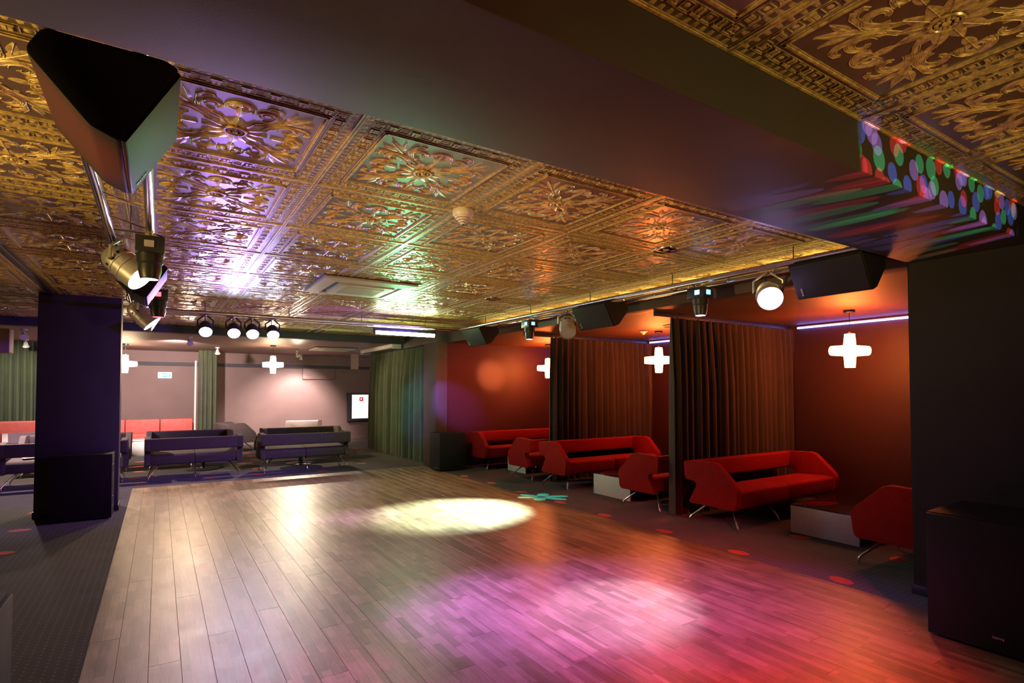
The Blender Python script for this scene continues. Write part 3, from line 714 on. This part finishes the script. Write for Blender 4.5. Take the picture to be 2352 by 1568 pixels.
for s in (-1, 1):
    MB().box((s*.485-.012, -.035, -.075), (s*.485+.012, .035, .03)).obj('end_cap', M_black, t, bevel=.003)
    MB().box((s*.3-.015, -.015, .03), (s*.3+.015, .015, .06)).obj('clip', M_chrome, t)

# ================================================================== pendant cross lamps
def pendant(label, x, y, zc, zl, m, rz, size=1., group='cross-shaped pendant lamps', watt=0, col=WARM):
    t = thing('pendant_lamp', label, 'lamp', (x, y, zl), (0, 0, rz), group); k = size
    MB().lathe([(.055*k, zc-zl-.03), (.06*k, zc-zl-.025), (.06*k, zc-zl)], 20).obj('canopy', M_black, t)
    MB().tube([(0, 0, zc-zl-.03), (0, 0, .20*k)], .003, 6).obj('cord', M_cable, t)
    MB().lathe([(.018, .185*k), (.018, .215*k)], 12).obj('cord_grip', M_chrome, t)
    b = MB()
    b.lathe([(.048*k, .19*k), (.052*k, .188*k), (.066*k, .03*k), (.064*k, -.03*k), (.052*k, -.188*k), (.046*k, -.19*k)], 20)
    for s in (-1, 1):
        M = Matrix.Rotation(s*PI/2, 4, 'Y')
        b.lathe([(.064*k, .03*k), (.052*k, .205*k), (.048*k, .21*k)], 20, 0, M)
    b.obj('shade', m, t)
    return t
pendant('glowing cross pendant lamp in the nearest alcove, right of the curtain', 6.56, 3.19, ZA, 1.90, M_pend, -.60)
pendant('glowing cross pendant lamp between the two alcove curtains', 6.41, 5.88, ZA, 1.915, M_pend, -.85)
pendant('glowing cross pendant lamp left of the second curtain, farthest alcove', 6.42, 8.74, ZA, 1.89, M_pend, -.35)
pendant('glowing cross pendant lamp at the rear lounge far wall', 2.1, 13.06, ZB, 2.02, M_pendw, -.2)
pendant('glowing cross pendant lamp hidden behind the pillar edge', -.62, 14.3, ZB, 2.02, M_pendw, -.2)

# ================================================================== ceiling fittings
def cassette(label, x, y, z, w, d):
    t = thing('air_conditioner', label, 'air conditioner', (x, y, z), group='ceiling cassette air conditioners')
    MB().box((-w/2, -d/2, -.012), (w/2, d/2, 0)).obj('backing', M_black, t)
    a, b = w/2-.03, d/2-.03
    q = MB(); out = [(-a, -b), (a, -b), (a, b), (-a, b)]; i1 = [(p[0]*.72, p[1]*.72) for p in out]
    q.add([(p[0], p[1], -.012) for p in out]+[(p[0], p[1], -.03) for p in out]+[(p[0]*.74, p[1]*.74, -.045) for p in out]+[(p[0]*.70, p[1]*.70, -.03) for p in out],
          [(k, (k+1) % 4, 4+(k+1) % 4, 4+k) for k in range(4)]+[(4+k, 4+(k+1) % 4, 8+(k+1) % 4, 8+k) for k in range(4)]+[(8+k, 8+(k+1) % 4, 12+(k+1) % 4, 12+k) for k in range(4)])
    q.obj('frame', M_white, t)
    MB().box((-a*.70, -b*.70, -.03), (a*.70, b*.70, -.012)).obj('air_slot', M_black, t)
    MB().prism(rounded([(-a*.62, -b*.62), (a*.62, -b*.62), (a*.62, b*.62), (-a*.62, b*.62)], .06, 5), -.052, -.03, 'z').obj('panel', M_white, t, bevel=.004)
    gb = MB()
    for k in range(22):
        yy = -b*.42+b*.84*k/21; gb.box((-a*.42, yy-.004, -.057), (a*.42, yy+.004, -.051))
    gb.obj('intake_grid', M_white, t)
cassette('white ceiling air conditioner above the dance floor', 1.83, 5.95, ZC-.005, 1.02, 1.02)
cassette('white ceiling air conditioner in the rear lounge', 3.45, 13.35, ZB, .95, .95)
t = thing('smoke_detector', 'white cone smoke detector on the ornate ceiling', 'smoke detector', (1.59, 3.06, ZC-.006))
MB().lathe([(.062, 0), (.066, -.012), (.066, -.03), (.058, -.045)], 28).obj('base', M_white, t)
for k in range(4): MB().lathe([(.052-.011*k, -.045-.013*k), (.048-.011*k, -.054-.013*k), (.038-.011*k, -.0545-.013*k)], 24).obj('louvre', M_white, t)
MB().lathe([(.036, -.045), (.008, -.098), (.0001, -.10)], 20).obj('core', M_black, t)
def downlight(label, x, y, z, r=.10):
    t = thing('downlight', label, 'downlight', (x, y, z), group='recessed downlights')
    MB().lathe([(r*.80, -.004), (r, -.010), (r*1.02, -.006), (r*1.02, 0)], 32).obj('rim', M_chrome, t)
    MB().lathe([(r*.80, -.004), (r*.55, -.001), (.0001, -.001)], 32).obj('reflector', M_chrome, t)
    MB().lathe([(.0001, -.014), (.025, -.010), (.028, -.002)], 16).obj('bulb', M_lens_off, t)
downlight('round recessed downlight on ceiling near the beam at right', 3.41, 3.04, ZC-.006)
downlight('round recessed downlight on ceiling farther along the right side', 3.44, 5.82, ZC-.006)
downlight('round recessed downlight on the ceiling bay at left edge', -1.83, 10.1, ZC-.006, .08)
def vent(label, x, y):
    t = thing('ceiling_vent', label, 'vent', (x, y, ZA))
    MB().lathe([(.16, 0), (.17, -.010), (.15, -.016), (.13, -.004), (.11, -.014), (.09, -.004), (.07, -.014), (.05, -.004), (.03, -.012), (.0001, -.012)], 36).obj('rings', M_header, t)
vent('round ringed vent on the alcove ceiling by the second cross lamp', 6.05, 5.25)
t = thing('smoke_detector', 'small cone detector beside the second cross lamp on alcove ceiling', 'smoke detector', (6.16, 5.95, ZA))
MB().lathe([(.06, 0), (.06, -.018), (.045, -.025), (.008, -.065), (.0001, -.066)], 24).obj('body', M_white, t)
def led(label, x, y0, y1, z):
    t = thing('led_strip', label, 'led strip', (x, (y0+y1)/2, z), group='blue LED strips of the alcoves')
    MB().box((-.012, -(y1-y0)/2, -.006), (.012, (y1-y0)/2, .012)).obj('channel', M_white, t)
    MB().tube([(-.012, -(y1-y0)/2+.01, -.010), (-.012, (y1-y0)/2-.01, -.010)], .009, 8).obj('tube', M_led, t)
led('blue LED strip along the back wall of the nearest alcove', XA-.013, 1.9, 4.32, 2.325)
led('blue LED strip along the back wall of the middle alcove', XA-.013, 4.52, 7.06, 2.325)
led('blue LED strip along the back wall of the farthest alcove', XA-.013, 7.28, 9.45, 2.325)
t = thing('led_strip', 'added warm strip along the header behind the right truss, body of the ceiling fill', 'led strip', (4.525, 4.9, 2.45))  # added strip, gives the amber header fill a visible body
MB().box((-.034, -3.0, 0), (.034, 3.0, .008)).obj('channel', M_header, t, bevel=.002)
MB().tube([(-.02, -2.98, .013), (-.02, 2.98, .013)], .006, 8).obj('tube', M_glow('fill_strip_amber', (1, .62, .15), 3), t)
def lounge_spot(label, x, y, tilt, on=True):
    t = thing('ceiling_spot', label, 'spotlight', (x, y, ZB), group='small spotlights on the lounge ceiling')
    MB().lathe([(.045, 0), (.045, -.02), (.012, -.025)], 20).obj('base', M_white, t)
    MB().tube([(0, 0, -.02), (0, 0, -.075)], .009, 8).obj('stem', M_white, t)
    M = Matrix.Translation((0, 0, -.10)) @ Euler(tilt).to_matrix().to_4x4()
    MB().lathe([(.0001, .06), (.028, .05), (.034, .0), (.052, -.045), (.056, -.05)], 20, 0, M).obj('shade', M_white, t)
    MB().lathe([(.0001, -.047), (.05, -.046)], 20, 0, M).obj('bulb', M_spotw if on else M_lens_off, t)
lounge_spot('bright little ceiling spotlight left of the pillar', -1.87, 11.82, (-.9, 0, .2))
lounge_spot('small white disc spotlight above the green curtain at left', -2.2, 14.1, (.5, 0, 0), False)
lounge_spot('bright ceiling spotlight right of the pillar near the rear beam', .46, 11.80, (-.9, 0, .1))
lounge_spot('small spotlight beside the far green curtain', 1.12, 14.4, (-.5, 0, 0))
lounge_spot('small bright ceiling spotlight beyond the far cross lamp', 2.90, 14.5, (-.8, 0, .2))
lounge_spot('white bell spotlight shining down the far wall', 3.27, 15.9, (.15, 0, 0))
spot('bell_spot_beam', (3.27, 15.9, 2.27), (3.2, 16.3, 0), WHITE, 110, 95, .6)
t = thing('wall_air_conditioner', 'long rounded white air unit above the olive curtain', 'air conditioner', (4.30, 12.4, 2.42))
MB().prism(rounded([(-.11, -.05), (-.13, .02), (-.10, .08), (.08, .09), (.08, -.07)], [.03, .03, .03, .01, .02], 4), -1.1, 1.1, 'y').obj('body', M_white, t, bevel=.004)
MB().box((-.09, -1.0, -.072), (.02, 1.0, -.06)).obj('air_slot', M_black, t)
for s in (-1, 1): MB().box((-.125, s*1.1-.012, -.072), (.08, s*1.1+.012, .088)).obj('end_cap', M_white, t, bevel=.01)
t = thing('hanging_panel', 'small pinkish panel hanging from lounge ceiling beside olive curtain', 'panel', (4.45, 14.9, 2.03))  # plain panel hung from the ceiling, divides no space
MB().box((-.10, -.02, 0), (.10, .02, ZB-2.03)).obj('panel', M_bceil, t, bevel=.003); MB().box((-.11, -.025, ZB-2.03-.02), (.11, .025, ZB-2.03)).obj('top_rail', M_bceil, t)
t = thing('hanging_box', 'pinkish box hanging from the ceiling at the left edge', 'box', (-1.86, 9.95, 1.96))
MB().box((-.20, -.13, 0), (.16, .13, .32)).obj('body', M_bceil, t, bevel=.004); MB().box((-.04, -.02, .32), (0, .02, ZC-1.96-.01)).obj('strut', M_black, t)
t = thing('curtain_rail', 'short pinkish rail on the far wall above the screen', 'rail', (4.95, YF-.03, 2.0))
MB().tube([(-.42, -.07, 0), (.42, -.07, 0)], .014, 10).obj('rod', M_bceil, t); MB().lathe([(.0001, -.03), (.028, 0), (.0001, .03)], 12, 0, Matrix.Translation((-.42, -.07, 0))).obj('finial', M_bceil, t)
for s in (-1, 1): MB().box((s*.3-.01, -.07, -.01), (s*.3+.01, 0, .01)).obj('bracket', M_bceil, t)

# ------------------------------------------------------------------ exit sign, small box and screen on the far wall
t = thing('exit_sign', 'small lit white and green exit sign on the far wall', 'sign', (.11, YF-.03, 1.84))
MB().box((-.145, -.02, -.075), (.145, .03, .075)).obj('case', M_sign, t, bevel=.008)
MB().box((-.055, -.023, -.05), (.055, -.019, .05)).obj('green_panel', M_sgreen, t)
MB().box((.085, -.023, -.045), (.12, -.019, .045)).obj('green_edge', M_sgreen, t)
MB().box((-.04, -.026, -.012), (.04, -.022, .02)).obj('white_figure', M_sign, t)
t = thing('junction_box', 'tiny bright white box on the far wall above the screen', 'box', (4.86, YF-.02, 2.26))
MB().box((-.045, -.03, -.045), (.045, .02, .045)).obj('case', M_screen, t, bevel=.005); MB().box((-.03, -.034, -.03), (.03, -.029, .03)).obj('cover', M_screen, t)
t = thing('screen', 'framed white screen with a red icon beside the olive curtain', 'screen', (5.22, YF-.0, .97))
MB().box((-.54, -.10, -.42), (.54, 0, .42)).obj('frame', M_pillar, t, bevel=.01)
MB().box((-.42, -.106, -.34), (.46, -.098, .36)).obj('display', M_screen, t)
MB().box((-.20, -.110, .17), (-.085, -.105, .285)).obj('icon', M_sred, t)
MB().prism([(-.165, .20), (-.165, .265), (-.115, .232)], -.1115, -.1095, 'y').obj('icon_arrow', M_screen, t)

# ================================================================== light-effect projections (gobos in real lamps)
def gobo(light, build):
    l = light.data; l.use_nodes = True; nt = l.node_tree
    class Q(NT):
        def __init__(s): s.t = nt; s.b = None
    q = Q(); em = nt.nodes.get('Emission')
    sp = q.n('ShaderNodeSeparateXYZ'); q.l(q.coord('Normal'), sp.inputs[0])
    u = q.math('DIVIDE', sp.outputs[0], sp.outputs[2]); v = q.math('DIVIDE', sp.outputs[1], sp.outputs[2])
    col, st = build(q, u, v)
    if col is not None: q.l(col, em.inputs['Color'])
    q.l(st, em.inputs['Strength'])
def dots(q, u, v):
    tot = None; st = None
    for k, (sc, thr) in enumerate(((15., .30), (17., .28), (14., .25))):
        cb = q.n('ShaderNodeCombineXYZ'); q.l(u, cb.inputs[0]); q.l(v, cb.inputs[1]); cb.inputs[2].default_value = 0
        vo = q.n('ShaderNodeTexVoronoi', voronoi_dimensions='2D'); vo.inputs['Scale'].default_value = sc; vo.inputs['Randomness'].default_value = .75
        q.l(q.mapping(cb.outputs[0], loc=(k*3.3, k*1.7, 0)), vo.inputs['Vector'])
        inside = q.math('SMOOTHSTEP' if False else 'LESS_THAN', vo.outputs['Distance'], thr)
        sr = q.n('ShaderNodeSeparateColor'); q.l(vo.outputs['Color'], sr.inputs[0])
        rp = q.n('ShaderNodeValToRGB'); rp.color_ramp.interpolation = 'CONSTANT'; e = rp.color_ramp.elements
        while len(e) < 4: e.new(.5)
        for i_, (p, c_) in enumerate(((0, (1, .04, .06)), (.3, (.10, .22, 1)), (.55, (.06, .75, .28)), (.75, (.55, .30, 1)))): e[i_].position = p; e[i_].color = (*c_, 1)
        q.l(sr.outputs[0], rp.inputs[0])
        m = q.n('ShaderNodeMix', data_type='RGBA'); q.l(inside, m.inputs[0]); m.inputs[6].default_value = (0, 0, 0, 1); q.l(rp.outputs[0], m.inputs[7])
        if tot is None: tot = m.outputs[2]
        else:
            a = q.n('ShaderNodeMix', data_type='RGBA', blend_type='ADD'); a.inputs[0].default_value = 1; q.l(tot, a.inputs[6]); q.l(m.outputs[2], a.inputs[7]); tot = a.outputs[2]
    return tot, q.math('MULTIPLY', q.math('GREATER_THAN', v, -.038), q.math('LESS_THAN', v, .085))
gobo(spot('effect_dots_beam', (3.4, -1.4, 1.75), (3.4, BY0, 2.48), (1, 1, 1), 1000, 40, .1, .0), dots)
def flower(q, u, v):
    r = q.math('SQRT', q.math('ADD', q.math('MULTIPLY', u, u), q.math('MULTIPLY', v, v)))
    a = q.math('ARCTAN2', v, u)
    lobe = q.math('ABSOLUTE', q.math('COSINE', q.math('MULTIPLY', a, 3.0)))
    rn = q.math('DIVIDE', r, .075)
    ins = q.math('MULTIPLY', q.math('LESS_THAN', rn, q.math('POWER', lobe, .6)), q.math('GREATER_THAN', rn, .16))
    return None, ins
gobo(spot('effect_flower_beam', (2.6, 7.9, 2.35), (4.42, 6.18, 0), (.05, 1, .75), 2600, 14, .1, .0), flower)
# soft coloured spots thrown on the alcove far wall and the lounge
spot('wall_spot_amber', (4.44, 6.7, 2.30), (5.57, YAF, 1.76), (1, .40, .12), 2200, 14, 1, .03)
spot('wall_spot_red', (4.44, 6.3, 2.30), (5.2, YAF, 1.5), (1, .03, .03), 420, 40, 1, .03)
spot('wall_spot_violet', (1.6, 7.85, 2.3), (4.42, 10.2, 1.2), (.14, .10, 1), 330, 26, .8, .03)
spot('wall_spot_blue', (2.9, 7.85, 2.3), (4.72, YAF, 1.2), (.22, .16, 1), 900, 20, .8, .03)
spot('wall_spot_green', (3.2, 8.3, 2.3), (4.42, 10.9, 1.15), (.03, 1, .45), 90, 22, .9, .03)
